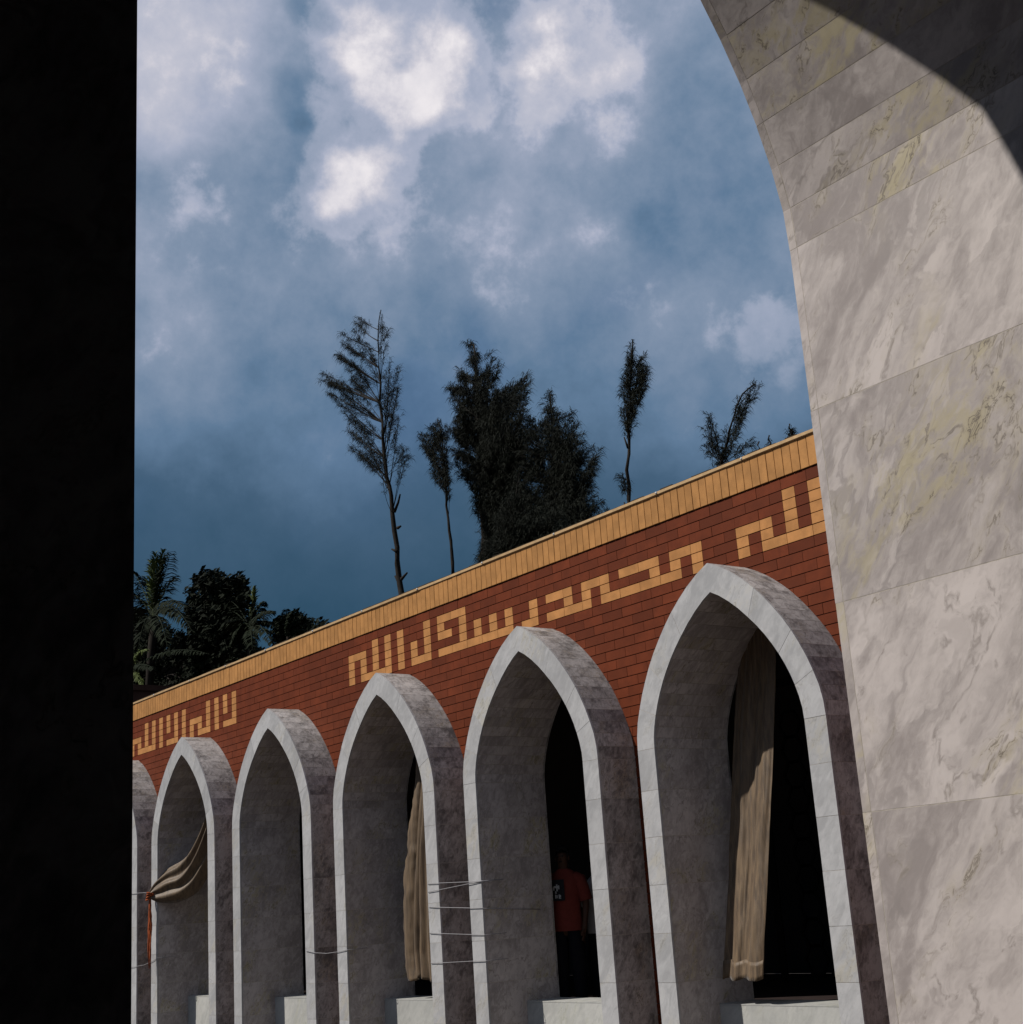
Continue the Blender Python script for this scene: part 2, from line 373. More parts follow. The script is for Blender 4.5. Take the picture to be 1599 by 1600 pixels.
def arch_wall_mesh(name, bays, u0, u1, y0, y1, ztop, inset=.045):
    """solid wall with a pointed opening at every bay centre; opening edges lie inside the marble rings"""
    bm = bmesh.new()
    prof = [(1.117, GROUND)] + OUTER
    prof = [(max(0.0, w-inset), z - (inset*.9 if z > 1.3 else 0)) for w, z in prof]
    cuts = [u0]
    for a, b in zip(bays, bays[1:]): cuts.append((a+b)/2)
    cuts.append(u1)
    def quad(pts):
        v = [bm.verts.new(p) for p in pts]; bm.faces.new(v)
    for bi, c in enumerate(bays):
        L, Rr = cuts[bi], cuts[bi+1]
        for s, e in ((-1, L), (1, Rr)):
            for (w0, z0), (w1, z1) in zip(prof, prof[1:]):
                a0, a1 = c+s*w0, c+s*w1
                for y in (y0, y1):
                    p = [(a0, y, z0), (e, y, z0), (e, y, z1), (a1, y, z1)]
                    quad(p if (s > 0) == (y == y0) else p[::-1])
                p = [(a0, y0, z0), (a1, y0, z1), (a1, y1, z1), (a0, y1, z0)]
                quad(p if s > 0 else p[::-1])
        zt = prof[-1][1]
        for y in (y0, y1):
            p = [(L, y, zt), (Rr, y, zt), (Rr, y, ztop), (L, y, ztop)]
            quad(p if y == y0 else p[::-1])
        quad([(L, y0, ztop), (Rr, y0, ztop), (Rr, y1, ztop), (L, y1, ztop)])
    quad([(u0, y0, GROUND), (u0, y0, ztop), (u0, y1, ztop), (u0, y1, GROUND)])
    quad([(u1, y0, GROUND), (u1, y1, GROUND), (u1, y1, ztop), (u1, y0, ztop)])
    bmesh.ops.remove_doubles(bm, verts=bm.verts, dist=1e-5)
    me = bpy.data.meshes.new(name); bm.to_mesh(me); bm.free(); return me

# porch the photograph is taken from (dark, enclosed)
NEAR_X, NEAR_Y = -1.837, 1.26
structure('porch_floor', box_mesh('porch_floor', -.935, 4.2, -3.2, 5.2, GROUND+.004, FLOOR), M['porch'])
structure('porch_ceiling', box_mesh('porch_ceiling', -.935, 4.2, -3.2, 5.2, 3.3, 3.5), M['porch'])
structure('porch_back_wall', box_mesh('porch_back_wall', 4.0, 4.198, -3.0, 5.0, FLOOR+.002, 3.298), M['porch'])
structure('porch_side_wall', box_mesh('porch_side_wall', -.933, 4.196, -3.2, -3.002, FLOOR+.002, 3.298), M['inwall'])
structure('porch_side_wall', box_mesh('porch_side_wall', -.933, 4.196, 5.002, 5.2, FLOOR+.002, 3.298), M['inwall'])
pw = obj('porch_wall', arch_wall_mesh('porch_wall', [0.0], -7.66, 5.3, P_ARCH, T_ARCH-.004, 3.75), M['porch'])
pw.location = (NEAR_X, NEAR_Y, 0); pw.rotation_euler = (0, 0, -math.pi/2)
tag(pw, 'dark shaded porch wall beside the black left edge of the view', 'wall')

# ------------------------------------------------------------------ brick wall with square lettering
wall = thing('brick_wall', 'long red brick wall with cream square lettering and ochre tiled top', 'wall', (0, YW, GROUND))
def wpart(name, me, mat, loc=(0, 0, 0)):
    o = obj(name, me, mat, wall); o.location = Vector(loc)-Vector((0, YW, GROUND)); return o
WX0, WX1 = -26.0, -1.40
wpart('mortar_core', arch_wall_mesh('mortar_core', ARCH_X, WX0, WX1, YW+.011, YB-.003, 3.712), M['mortar'])
def CX(c):
    return -7.782-.1481*c if c <= 53 else -15.631-.1494*(c-53)
ROWS = {r: [] for r in range(5)}
def put(r, ks): ROWS[r] += ks
rng = lambda a, b: list(range(a, b+1))
put(0, [-3, -1, 1, 35, 36, 37, 38, 40, 44, 46, 48, 75, 77, 79, 81, 87, 89, 91, 93, 95, 97])
put(1, [-3, -1, 1, 35, 38, 40, 44, 46, 48, 50, 51, 52, 75, 77, 79, 81, 87, 89, 91, 93, 95, 97])
put(2, [-3, -1, 1, 3, 4, 5, 9, 10, 11, 13, 14, 15, 16, 18, 19, 20, 22, 23, 24, 26, 29, 31, 33, 35, 37, 38, 40, 42, 44, 46, 48, 50, 52, 75, 77, 79, 81, 83, 84, 85, 87, 89, 91, 93, 95, 97, 99, 100, 101])
put(3, [-3, -1, 1, 3, 5, 9, 11, 13, 18, 20, 22, 26, 29, 31, 33, 35, 40, 42, 44, 46, 48, 50, 52, 75, 79, 81, 83, 85, 87, 89, 93, 95, 97, 99, 101])
put(4, [-3, -1, 0, 1, 2, 3, 5, 9] + rng(11, 18) + rng(20, 24) + [26, 27] + rng(29, 38) + [40, 41, 42, 44] + rng(46, 50) + [52, 75, 76, 77, 79, 81, 82, 83, 85, 87, 89, 90, 91, 93] + rng(95, 99) + [101])
# how a run of cells breaks into bricks (pairs from its left end)
Z0, PITCH_Z = 3.337, .0960
H_J, V_J = .0078, .0042
unit = box_mesh('brick_unit', -.5, .5, 0, .05, -.5, .5)
mesh_red = unit.copy(); mesh_red.materials.append(M['brick'])
mesh_cream = unit.copy(); mesh_cream.materials.append(M['cream'])
red = []; cream = []
def clip_intervals(a, b, ztop_):
    """cut [a,b] where an arch stands in front of the wall"""
    segs = [(a, b)]
    for c in ARCH_X:
        h = outer_hw(ztop_)-.10
        if ztop_ > 2.76 or h <= 0: continue
        new = []
        for s, e in segs:
            if e <= c-h or s >= c+h: new.append((s, e)); continue
            if s < c-h: new.append((s, c-h))
            if e > c+h: new.append((c+h, e))
        segs = new
    return [(s, e) for s, e in segs if e-s > .012]
def add_red(a, b, zb, zt):
    for s, e in clip_intervals(a, b, zt):
        red.append((s+V_J/2, e-V_J/2, zb+H_J/2, zt-H_J/2))
NC = 122
row = 0
zt = 3.442
courses = [(3.337, 3.442)]
z = Z0
while z-PITCH_Z > GROUND:
    courses.append((z-PITCH_Z, z)); z -= PITCH_Z
for ci, (zb, zt) in enumerate(courses):
    li = ci-1
    cells = set(ROWS[li]) if 0 <= li < 5 else set()
    # runs in cell index, from right (small) to left (large)
    kmin, kmax = -42, NC
    runs = []; k0 = kmin
    while k0 < kmax:
        st = k0 in cells; k1 = k0
        while k1 < kmax and (k1 in cells) == st: k1 += 1
        runs.append((st, k0, k1)); k0 = k1
    for st, a, b in runs:
        cuts = [a]
        if st:
            n = b-a
            odd = n % 2
            q = a + (1 if odd and n > 1 else (1 if n == 1 else 2))
            while q < b: cuts.append(q); q += 2
        else:
            q = a + (1 if (a+ci) % 2 else 2)
            while q < b: cuts.append(q); q += 2
        cuts.append(b)
        cuts = sorted(set(cuts))
        for p, q in zip(cuts, cuts[1:]):
            xr, xl = CX(p), CX(q)
            xr = min(xr, WX1-.005); xl = max(xl, WX0+.005)
            if xl >= xr: continue
            if st: cream.append((xl+V_J/2, xr-V_J/2, zb+H_J/2, zt-H_J/2))
            else: add_red(xl, xr, zb, zt)
def place_brick(name, me, b):
    o = bpy.data.objects.new(name, me); COL.objects.link(o); o.parent = wall
    o.location = Vector(((b[0]+b[1])/2, YW+random.uniform(-.0012, .0012), (b[2]+b[3])/2))-Vector((0, YW, GROUND))
    o.scale = (b[1]-b[0], 1, b[3]-b[2]); return o
for b in cream: place_brick('letter_brick', mesh_cream, b)
def shown(b):
    xm = (b[0]+b[1])/2; zm = (b[2]+b[3])/2
    if xm > -7.55 or xm < -23.2: return -1
    d = math.hypot(xm, YW)
    for c in ARCH_X:   # hidden behind the marble ring that stands proud of the wall, seen from the right
        if zm < 1.5 and abs(xm-c) < 1.6: return -1
        if zm < 2.7 and c-outer_hw(zm)-.48 < xm < c+outer_hw(zm)-.02: return 0.01/d
    return (b[1]-b[0])/d/d
red.sort(key=shown, reverse=True)
for b in red[:300]: place_brick('brick', mesh_red, b)
bm = bmesh.new()
for b in red[300:]:
    y = YW+random.uniform(-.0012, .0012)
    add_box(bm, b[0], b[1], y, y+.05, b[2], b[3])
d = bpy.data.meshes.new('far_bricks'); bm.to_mesh(d); bm.free()
tag(wpart('far_bricks', d, M['brick']), kind='stuff')
# cap tiles on end, coping strip, drip lip
cap_me = unit.copy(); cap_me.materials.append(M['cap'])
x = -7.722+.0957*64; n = 0
while x > WX0+.1 and n < 300:
    x0 = x-.0957
    o = bpy.data.objects.new('cap_tile', cap_me); COL.objects.link(o); o.parent = wall
    o.location = Vector(((x+x0)/2, YW-.014+random.uniform(-.0015, .0015), (3.4495+3.714)/2))-Vector((0, YW, GROUND))
    o.scale = (.0957-random.uniform(.006, .0085), 1, 3.714-3.4495)
    o.rotation_euler = (0, random.uniform(-.002, .002), 0)
    x = x0; n += 1
cx = [-2.6, -3.95, -5.2, -6.4, -7.35, -8.471, -9.619, -11.227, -12.543, -13.9, -15.2, -16.5, -17.9, -19.2, -20.5, -21.9, -23.2, -24.6, WX0]
prev = WX1
for c in cx:
    bm = bmesh.new(); add_box(bm, c+.003, prev-.003, -.030, .30, 0, .033)
    bmesh.ops.bevel(bm, geom=bm.edges[:], offset=.005, segments=2, affect='EDGES')
    me = bpy.data.meshes.new('coping'); bm.to_mesh(me); bm.free()
    o = obj('coping', me, M['coping'], wall); o.location = (0, random.uniform(-.003, .003), 3.7165-GROUND+random.uniform(-.002, .002))
    prev = c
    if -24 < c < -3:
        bm = bmesh.new(); bmesh.ops.create_icosphere(bm, subdivisions=2, radius=.013)
        me = bpy.data.meshes.new('sealant_dab'); bm.to_mesh(me); bm.free()
        o2 = obj('sealant_dab', me, M['sealant'], wall); o2.location = (c, -.030, 3.736-GROUND)
bm = bmesh.new()
xs = WX0; 
while xs < WX1-.3:
    xe_ = min(WX1, xs+random.uniform(.10, .3)); h = random.uniform(.004, .016)
    add_box(bm, xs+.001, xe_-.001, -.012+random.uniform(-.006, .004), .26, .0, h); xs = xe_
me = bpy.data.meshes.new('drip_lip'); bm.to_mesh(me); bm.free()
o = obj('drip_lip', me, M['lip'], wall); o.location = (0, 0, 3.7515-GROUND)

# ------------------------------------------------------------------ marble arches
G = .0012      # half joint
TH = .02
def lerp(a, b, t): return (a[0]+(b[0]-a[0])*t, a[1]+(b[1]-a[1])*t)
def shrink(a, b, g):
    """pull both ends of segment in by g"""
    L = math.hypot(b[0]-a[0], b[1]-a[1]); t = g/L
    return lerp(a, b, t), lerp(a, b, 1-t)
def prism(name, poly, y0, y1, mat):
    n = len(poly)
    verts = [(p[0], y0, p[1]) for p in poly] + [(p[0], y1, p[1]) for p in poly]
    faces = [tuple(range(n)), tuple(range(2*n-1, n-1, -1))]
    for i in range(n):
        j = (i+1) % n
        faces.append((i, i+n, j+n, j))
    me = pyd(name, verts, faces); me.materials.append(mat)
    bm = bmesh.new(); bm.from_mesh(me); bmesh.ops.recalc_face_normals(bm, faces=bm.faces); bm.to_mesh(me); bm.free()
    return me
INN = [(.893, z) for z in STRAIGHT[:-1]] + INNER
OUT = [(1.117, z) for z in STRAIGHT[:-1]] + OUTER
NS = len(STRAIGHT)-1      # straight segments
def offset_poly(a, b, th, sign):
    """quad from segment a-b, thickness th towards the ring body"""
    dx, dz = b[0]-a[0], b[1]-a[1]; L = math.hypot(dx, dz)
    nx, nz = dz/L*sign, -dx/L*sign
    return [a, b, (b[0]+nx*th, b[1]+nz*th), (a[0]+nx*th, a[1]+nz*th)]
def mirror(poly): return [(-p[0], p[1]) for p in poly][::-1]
def slab_meshes(G):
    """all the slabs of one arch, with a half joint of G"""
    out_ = []
    for side in (1, -1):
        for i in range(len(INN)-1):
            a, b = shrink(INN[i], INN[i+1], G)
            pl = offset_poly(a, b, TH, 1)
            if side < 0: pl = mirror(pl)
            out_.append(('soffit_slab', prism('soffit_slab', pl, TH+.0015, T_ARCH-TH-.0015, M['marble_soffit'])))
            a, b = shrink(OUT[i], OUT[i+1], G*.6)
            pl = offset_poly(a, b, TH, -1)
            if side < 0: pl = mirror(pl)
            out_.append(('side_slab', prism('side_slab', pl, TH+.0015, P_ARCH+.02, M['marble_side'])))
        # front ring, longer pieces
        FJ = list(range(0, NS+1)) + [NS+3, NS+6, NS+10]
        for a, b in zip(FJ, FJ[1:]):
            inn = INN[a:b+1]; outp = OUT[a:b+1]
            i0, _ = shrink(inn[0], inn[1], G*.7); _, i1 = shrink(inn[-2], inn[-1], G*.7)
            o0, _ = shrink(outp[0], outp[1], G*.7); _, o1 = shrink(outp[-2], outp[-1], G*.7)
            inn = [i0]+inn[1:-1]+[i1]; outp = [o0]+outp[1:-1]+[o1]
            pl = outp + inn[::-1]
            if side < 0: pl = mirror(pl)
            out_.append(('face_slab', prism('face_slab', pl, 0, TH, M['marble_face'])))
    ci, co = INN[NS+10:], OUT[NS+10:]
    i0, _ = shrink(ci[0], ci[1], G*.7); o0, _ = shrink(co[0], co[1], G*.7)
    ci = [i0]+ci[1:]; co = [o0]+co[1:]
    pl = co + [(-p[0], p[1]) for p in co[-2::-1]] + [(-p[0], p[1]) for p in ci[:-1]] + ci[::-1]
    out_.append(('crown_slab', prism('crown_slab', pl, 0, TH, M['marble_face'])))
    return out_
ARCH_MESHES = slab_meshes(.0026)
NEAR_MESHES = slab_meshes(.0009)
def offset_line(pts, d):
    """offset an open polyline (right half, last point on the axis) sideways by d"""
    res = []
    for i_ in range(len(pts)):
        nx = nz = 0.0
        segs = []
        if i_ > 0: segs.append((pts[i_-1], pts[i_]))
        if i_ < len(pts)-1: segs.append((pts[i_], pts[i_+1]))
        for a, b in segs:
            L_ = math.hypot(b[0]-a[0], b[1]-a[1]); nx += (b[1]-a[1])/L_; nz += -(b[0]-a[0])/L_
        L_ = math.hypot(nx, nz); nx /= L_; nz /= L_
        if i_ == len(pts)-1: res.append((0.0, pts[i_][1]+d/max(.3, nz)))
        else: res.append((pts[i_][0]+nx*d, pts[i_][1]+nz*d))
    return res
def ring_mesh(name, ins, y0, y1, mat):
    bm = bmesh.new()
    fi = offset_line(INN, ins); fo = offset_line(OUT, -ins)
    li = fi[:-1] + [(-w, zz) for w, zz in fi[::-1]]; lo = fo[:-1] + [(-w, zz) for w, zz in fo[::-1]]
    vs = []
    for y in (y0, y1):
        vs.append(([bm.verts.new((w, y, zz)) for w, zz in li], [bm.verts.new((w, y, zz)) for w, zz in lo]))
    for i in range(len(li)-1):
        for f in ([vs[0][0][i], vs[0][0][i+1], vs[0][1][i+1], vs[0][1][i]], [vs[1][0][i], vs[1][1][i], vs[1][1][i+1], vs[1][0][i+1]],
                  [vs[0][0][i], vs[1][0][i], vs[1][0][i+1], vs[0][0][i+1]], [vs[0][1][i], vs[0][1][i+1], vs[1][1][i+1], vs[1][1][i]]):
            bm.faces.new(f)
    bmesh.ops.recalc_face_normals(bm, faces=bm.faces)
    me = bpy.data.meshes.new(name); bm.to_mesh(me); bm.free(); me.materials.append(mat); return me
CORE = ring_mesh('core', .0022, .0016, T_ARCH-TH+.004, M['grout'])
NEAR_CORE = ring_mesh('core', .0003, .0003, T_ARCH-TH+.004, M['grout'])
BACK = ring_mesh('back_trim', .0, T_ARCH-TH, T_ARCH, M['marble_side'])
SILL_ME = box_mesh('sill', -.892, .892, 0, .423, GROUND-SILL, 0); SILL_ME.materials.append(M['marble_sill'])
SILLTOP_ME = box_mesh('sill_top', -.892, .892, -.002, .423, 0.0015, .012); SILLTOP_ME.materials.append(M['marble_sill'])
def arch(label, loc, rz=0.0, sill=True, mats=None, group='pointed marble arches along the brick wall'):
    t = thing('marble_arch', label, 'arch', (loc[0], loc[1], GROUND), rz, group)
    rnd = random.Random(hash(label) & 0xffff if False else sum(map(ord, label)))
    near = bool(mats)
    for n, me in (NEAR_MESHES if near else ARCH_MESHES):
        o = bpy.data.objects.new(n, me); COL.objects.link(o); o.parent = t
        if mats and n in mats:
            o.material_slots[0].link = 'OBJECT'; o.material_slots[0].material = mats[n]
        if n == 'soffit_slab': o.location = (0, 0, -GROUND)
        elif n in ('face_slab', 'crown_slab'): o.location = (0, rnd.uniform(-.0012, .0004), -GROUND)
        else: o.location = (0, rnd.uniform(0, .003), -GROUND)
    for n, me in (('core', NEAR_CORE if near else CORE), ('back_trim', BACK)):
        o = bpy.data.objects.new(n, me); COL.objects.link(o); o.parent = t; o.location = (0, 0, -GROUND)
    if sill:
        for n, me in (('sill', SILL_ME), ('sill_top', SILLTOP_ME)):
            o = bpy.data.objects.new(n, me); COL.objects.link(o); o.parent = t
            o.location = (0, .477, SILL-.012-GROUND)
    return t
LABELS = ['farthest marble arch on the brick wall, cut off by the dark left edge',
          'marble arch with a tied-back tan curtain slung across its opening',
          'marble arch with an empty opening, between the tied curtain and the hanging curtain',
          'marble arch with a ragged tan curtain, wires strung from its right leg',
          'marble arch with a person in an orange shirt standing inside',
          'largest marble arch on the brick wall, with a long straight curtain']
for xx, lb in zip(ARCH_X, LABELS): arch(lb, (xx, YF))
arch('huge near marble arch in the foreground, its sunlit lining filling the right', (NEAR_X, NEAR_Y), -math.pi/2, sill=False, mats={'face_slab': M['marble_soffit'], 'crown_slab': M['marble_soffit']})

# ------------------------------------------------------------------ curtains
def sheet(name, grid, mat, parent=None, thick=.003):
    nv, nu = len(grid), len(grid[0])
    verts = [p for r_ in grid for p in r_]
    faces = [(i*nu+j, i*nu+j+1, (i+1)*nu+j+1, (i+1)*nu+j) for i in range(nv-1) for j in range(nu-1)]
    me = pyd(name, verts, faces, True)
    o = obj(name, me, mat, parent)
    md = o.modifiers.new('thickness', 'SOLIDIFY'); md.thickness = thick
    return o
def hanging(label, left, right, pleats, depth, nu=70, nv=60, seed=1, ragged=0.0, Y=None, hem=None, lean=0.0):
    """left/right: list of (z, x) edge points, hung in the plane Y"""
    def ip(tab, zz):
        tab = sorted(tab)
        if zz <= tab[0][0]: return tab[0][1]
        for (za, xa), (zb_, xb) in zip(tab, tab[1:]):
            if za <= zz <= zb_: return xa+(xb-xa)*(zz-za)/(zb_-za)
        return tab[-1][1]
    zt_, zb_ = max(p[0] for p in left), min(p[0] for p in left)
    grid = []
    for i in range(nv+1):
        v = i/nv; zz = zt_+(zb_-zt_)*v
        xl, xr = ip(left, zz), ip(right, zz)
        rowp = []
        for j in range(nu+1):
            u = j/nu
            ph = (u+.10*mnoise.noise(Vector((u*3.3, v*.7, seed))))*pleats*2*math.pi + .5*math.sin(2.1*v+seed) + 1.4*mnoise.noise(Vector((u*4, v*1.1, seed)))
            y = ip(Y, zz) + depth*math.sin(ph)*(.45+.75*abs(mnoise.noise(Vector((u*3, v*1.3, seed+5.))))+.3*v) + .018*mnoise.noise(Vector((u*9+.9*v, v*1.8, seed))) + .005*mnoise.noise(Vector((u*26, v*4, seed))) + .006*mnoise.noise(Vector((u*9, v*14, seed))) + .012*mnoise.noise(Vector((u*6, v*5, seed))) + lean*(1-u)**2
            x = xl+(xr-xl)*u + .004*math.sin(ph*1.0+1.2) + .010*mnoise.noise(Vector((u*7, v*6, seed+9.)))
            if ragged: x += ragged*max(0, 1-u*3.5)*(mnoise.noise(Vector((v*11, seed, 2.)))+.6*mnoise.noise(Vector((v*31, seed, 5.))))
            zz2 = zz + (.05*mnoise.noise(Vector((u*5, seed, 7.)))*v*v if ragged else .012*math.sin(ph)*v*v)
            rowp.append(Vector((x, y, zz2)))
        grid.append(rowp)
    o = thing('curtain', label, 'curtain', ((ip(left, zt_)+ip(right, zt_))/2, ip(Y, zb_), zb_), group='tan curtains hung in the arches')
    c = sheet('cloth', [[p-Vector(o.location) for p in r_] for r_ in grid], M['curtain'], o)
    if hem:
        hg = [[p+Vector((0, -.009, 0))-Vector(o.location) for p in r_] for r_ in grid[-hem:]]
        sheet('hem_band', hg, M['curtain'], o)
    return o
def px_edges(lp, rp):
    """edge points (photo x, y, depth behind the arch front) -> (z, x) tables and a z -> depth table"""
    L_ = [at(x, y, YF+d_) for x, y, d_ in lp]; R__ = [at(x, y, YF+d_) for x, y, d_ in rp]
    return [(p.z, p.x) for p in L_], [(p.z, p.x) for p in R__], [(p.z, p.y) for p in L_]
l_, r__, dz = px_edges([(1156, 930, .86), (1152, 1000, .84), (1143, 1100, .76), (1139, 1200, .66), (1135, 1350, .52), (1131, 1450, .43), (1127, 1531, .37)],
                       [(1214, 930, .86), (1213, 1000, .84), (1213, 1100, .77), (1211, 1210, .68), (1203, 1330, .55), (1196, 1450, .43), (1192, 1531, .37)])
hanging('long straight tan curtain hanging in the largest brick wall arch', l_, r__, 2.2, .020, seed=3, Y=dz, hem=5, nu=110, nv=90, lean=.035)
l_, r__, dz = px_edges([(657, 1140, .66), (650, 1190, .60), (642, 1255, .54), (635, 1330, .50), (632, 1400, .48), (632, 1420, .48), (632, 1440, .48), (632, 1465, .48), (633, 1490, .48), (638, 1531, .47)],
                       [(705, 1140, .66), (706, 1190, .60), (708, 1255, .54), (709, 1330, .50), (710, 1400, .48), (711, 1420, .48), (711, 1440, .48), (712, 1465, .48), (712, 1490, .48), (713, 1531, .47)])
hanging('ragged tan curtain hanging behind the right leg of the wired arch', l_, r__, 6.5, .030, seed=11, ragged=.045, Y=dz, nu=150, nv=90)
# tied-back swag in the second arch from the left
top = [((336, 1240), .62), ((322, 1283), .50), ((304, 1320), .38), ((285, 1343), .25), ((262, 1357), .12), ((246, 1374), .02), ((237, 1391), -.06), ((234.5, 1397), -.08)]
bot = [((338, 1345), .62), ((324, 1368), .50), ((308, 1392), .38), ((290, 1405), .25), ((270, 1411), .12), ((252, 1411), .02), ((240, 1407), -.06), ((236, 1404), -.08)]
def crv(tab, t):
    f = t*(len(tab)-1); i = min(int(f), len(tab)-2); f -= i
    p = [Vector(at(*tab[k_][0], YF+tab[k_][1])) for k_ in (max(i-1, 0), i, i+1, min(i+2, len(tab)-1))]
    return .5*((2*p[1])+(p[2]-p[0])*f+(2*p[0]-5*p[1]+4*p[2]-p[3])*f*f+(3*p[1]-p[0]-3*p[2]+p[3])*f**3)
o = thing('curtain', 'tan curtain pulled aside and tied to the arch leg with orange cord', 'curtain', tuple(crv(bot, 1.0)), group='tan curtains hung in the arches')
grid = []
for i in range(61):
    t = i/60; a, b = crv(top, t), crv(bot, t); rowp = []
    for j in range(45):
        u = j/44
        bulge = math.sin(math.pi*u)*.10*(1-t*.6)
        fold = .045*math.sin(u*2*math.pi*3.2+2.2*t+.8*mnoise.noise(Vector((u*3, t*3, 4.))))*(1-.75*t)
        p = a.lerp(b, u)+Vector((0, -bulge+fold, .02*mnoise.noise(Vector((u*5, t*6, 1.)))*math.sin(math.pi*u)))
        rowp.append(p-Vector(o.location))
    grid.append(rowp)
sheet('cloth', grid, M['curtain'], o)
knot = at(235, 1401, YF-.09)
v, f = [], []
for k_ in range(4):
    ring = [knot+Vector((.055*math.cos(a_*math.pi/6)*.8+.012*k_-.02, .05*math.sin(a_*math.pi/6), -.03+.022*k_+.02*math.sin(a_*math.pi/6+k_))) for a_ in range(13)]
    tube(v, f, ring, [.012]*13, 6)
obj('knot', pyd('knot', [p-Vector(o.location) for p in v], f, True), M['rope'], o)
for k_ in range(9):
    v, f = [], []
    pts = [knot]
    dx_ = random.uniform(-.05, .04)
    L_ = random.uniform(.55, 1.02)
    for q in range(1, 9):
        tq = q/8
        pts.append(knot+Vector((dx_*tq+.012*math.sin(7*tq+k_), .012*math.cos(5*tq+k_*2), -L_*tq)))
    tube(v, f, pts, [.009]*3+[.012]*4+[.006]*2, 5)
    obj('cord_tail', pyd('cord_tail', [p-Vector(o.location) for p in v], f, True), M['rope'], o)

# ------------------------------------------------------------------ wires between the arch legs
def wire(label, pts, r=.0036, wrap=True, group='wires tied between the arch legs'):
    P3 = [at(px_, py_, YF+dy_) for px_, py_, dy_ in pts]
    if wrap:
        P3 = [P3[0]+Vector((-.012, .22, .004)), P3[0]+Vector((-.010, .012, 0))]+P3+[P3[-1]+Vector((.012, .012, 0)), P3[-1]+Vector((.016, .26, .006))]
    v, f = [], []
    tube(v, f, [p-P3[0] for p in P3], [r]*len(P3), 6)
    tag(obj('wire', pyd('wire', v, f, True), M['wire'], None, tuple(P3[0])), label, 'wire', group)
wire('topmost level wire between the wired arch and the orange-shirt arch', [(669, 1381, -.01), (688, 1380, -.012), (735, 1378, -.012), (753, 1376.5, -.01)])
wire('slanting wire between the arch legs, rising to the right', [(669.5, 1394, -.01), (690, 1390, -.012), (734, 1381, -.014), (753, 1377, -.013)])
wire('wire running on into the orange-shirt arch, second level from top', [(670, 1417, -.01), (689, 1418, -.012), (736, 1419, -.012), (755, 1419.5, -.006), (845, 1421, .72)], wrap=False)
wire('level wire between the arch legs, second from the bottom', [(672, 1458, -.01), (691, 1459, -.012), (739, 1460.5, -.012), (758, 1461, -.01)])
wire('lowest level wire between the arch legs', [(674, 1505, -.01), (694, 1504.5, -.012), (741, 1502, -.012), (760, 1501.5, -.01)])
wire('sagging wire joining the empty arch to the ragged curtain arch', [(479, 1486, -.01), (493, 1489, -.012), (511, 1490, -.012), (529, 1487.5, -.012), (543, 1484.5, -.01)])
wire('wire at the far left running to the tied curtain arch', [(196, 1513, -.01), (210, 1511, -.012), (226, 1508, -.012), (238, 1502.5, -.012), (247, 1497, -.01)])
wire('short wire at the far left reaching the curtain knot', [(198, 1398, -.01), (212, 1396, -.012), (226, 1395, -.015), (233, 1396, -.07)], r=.004, wrap=False)

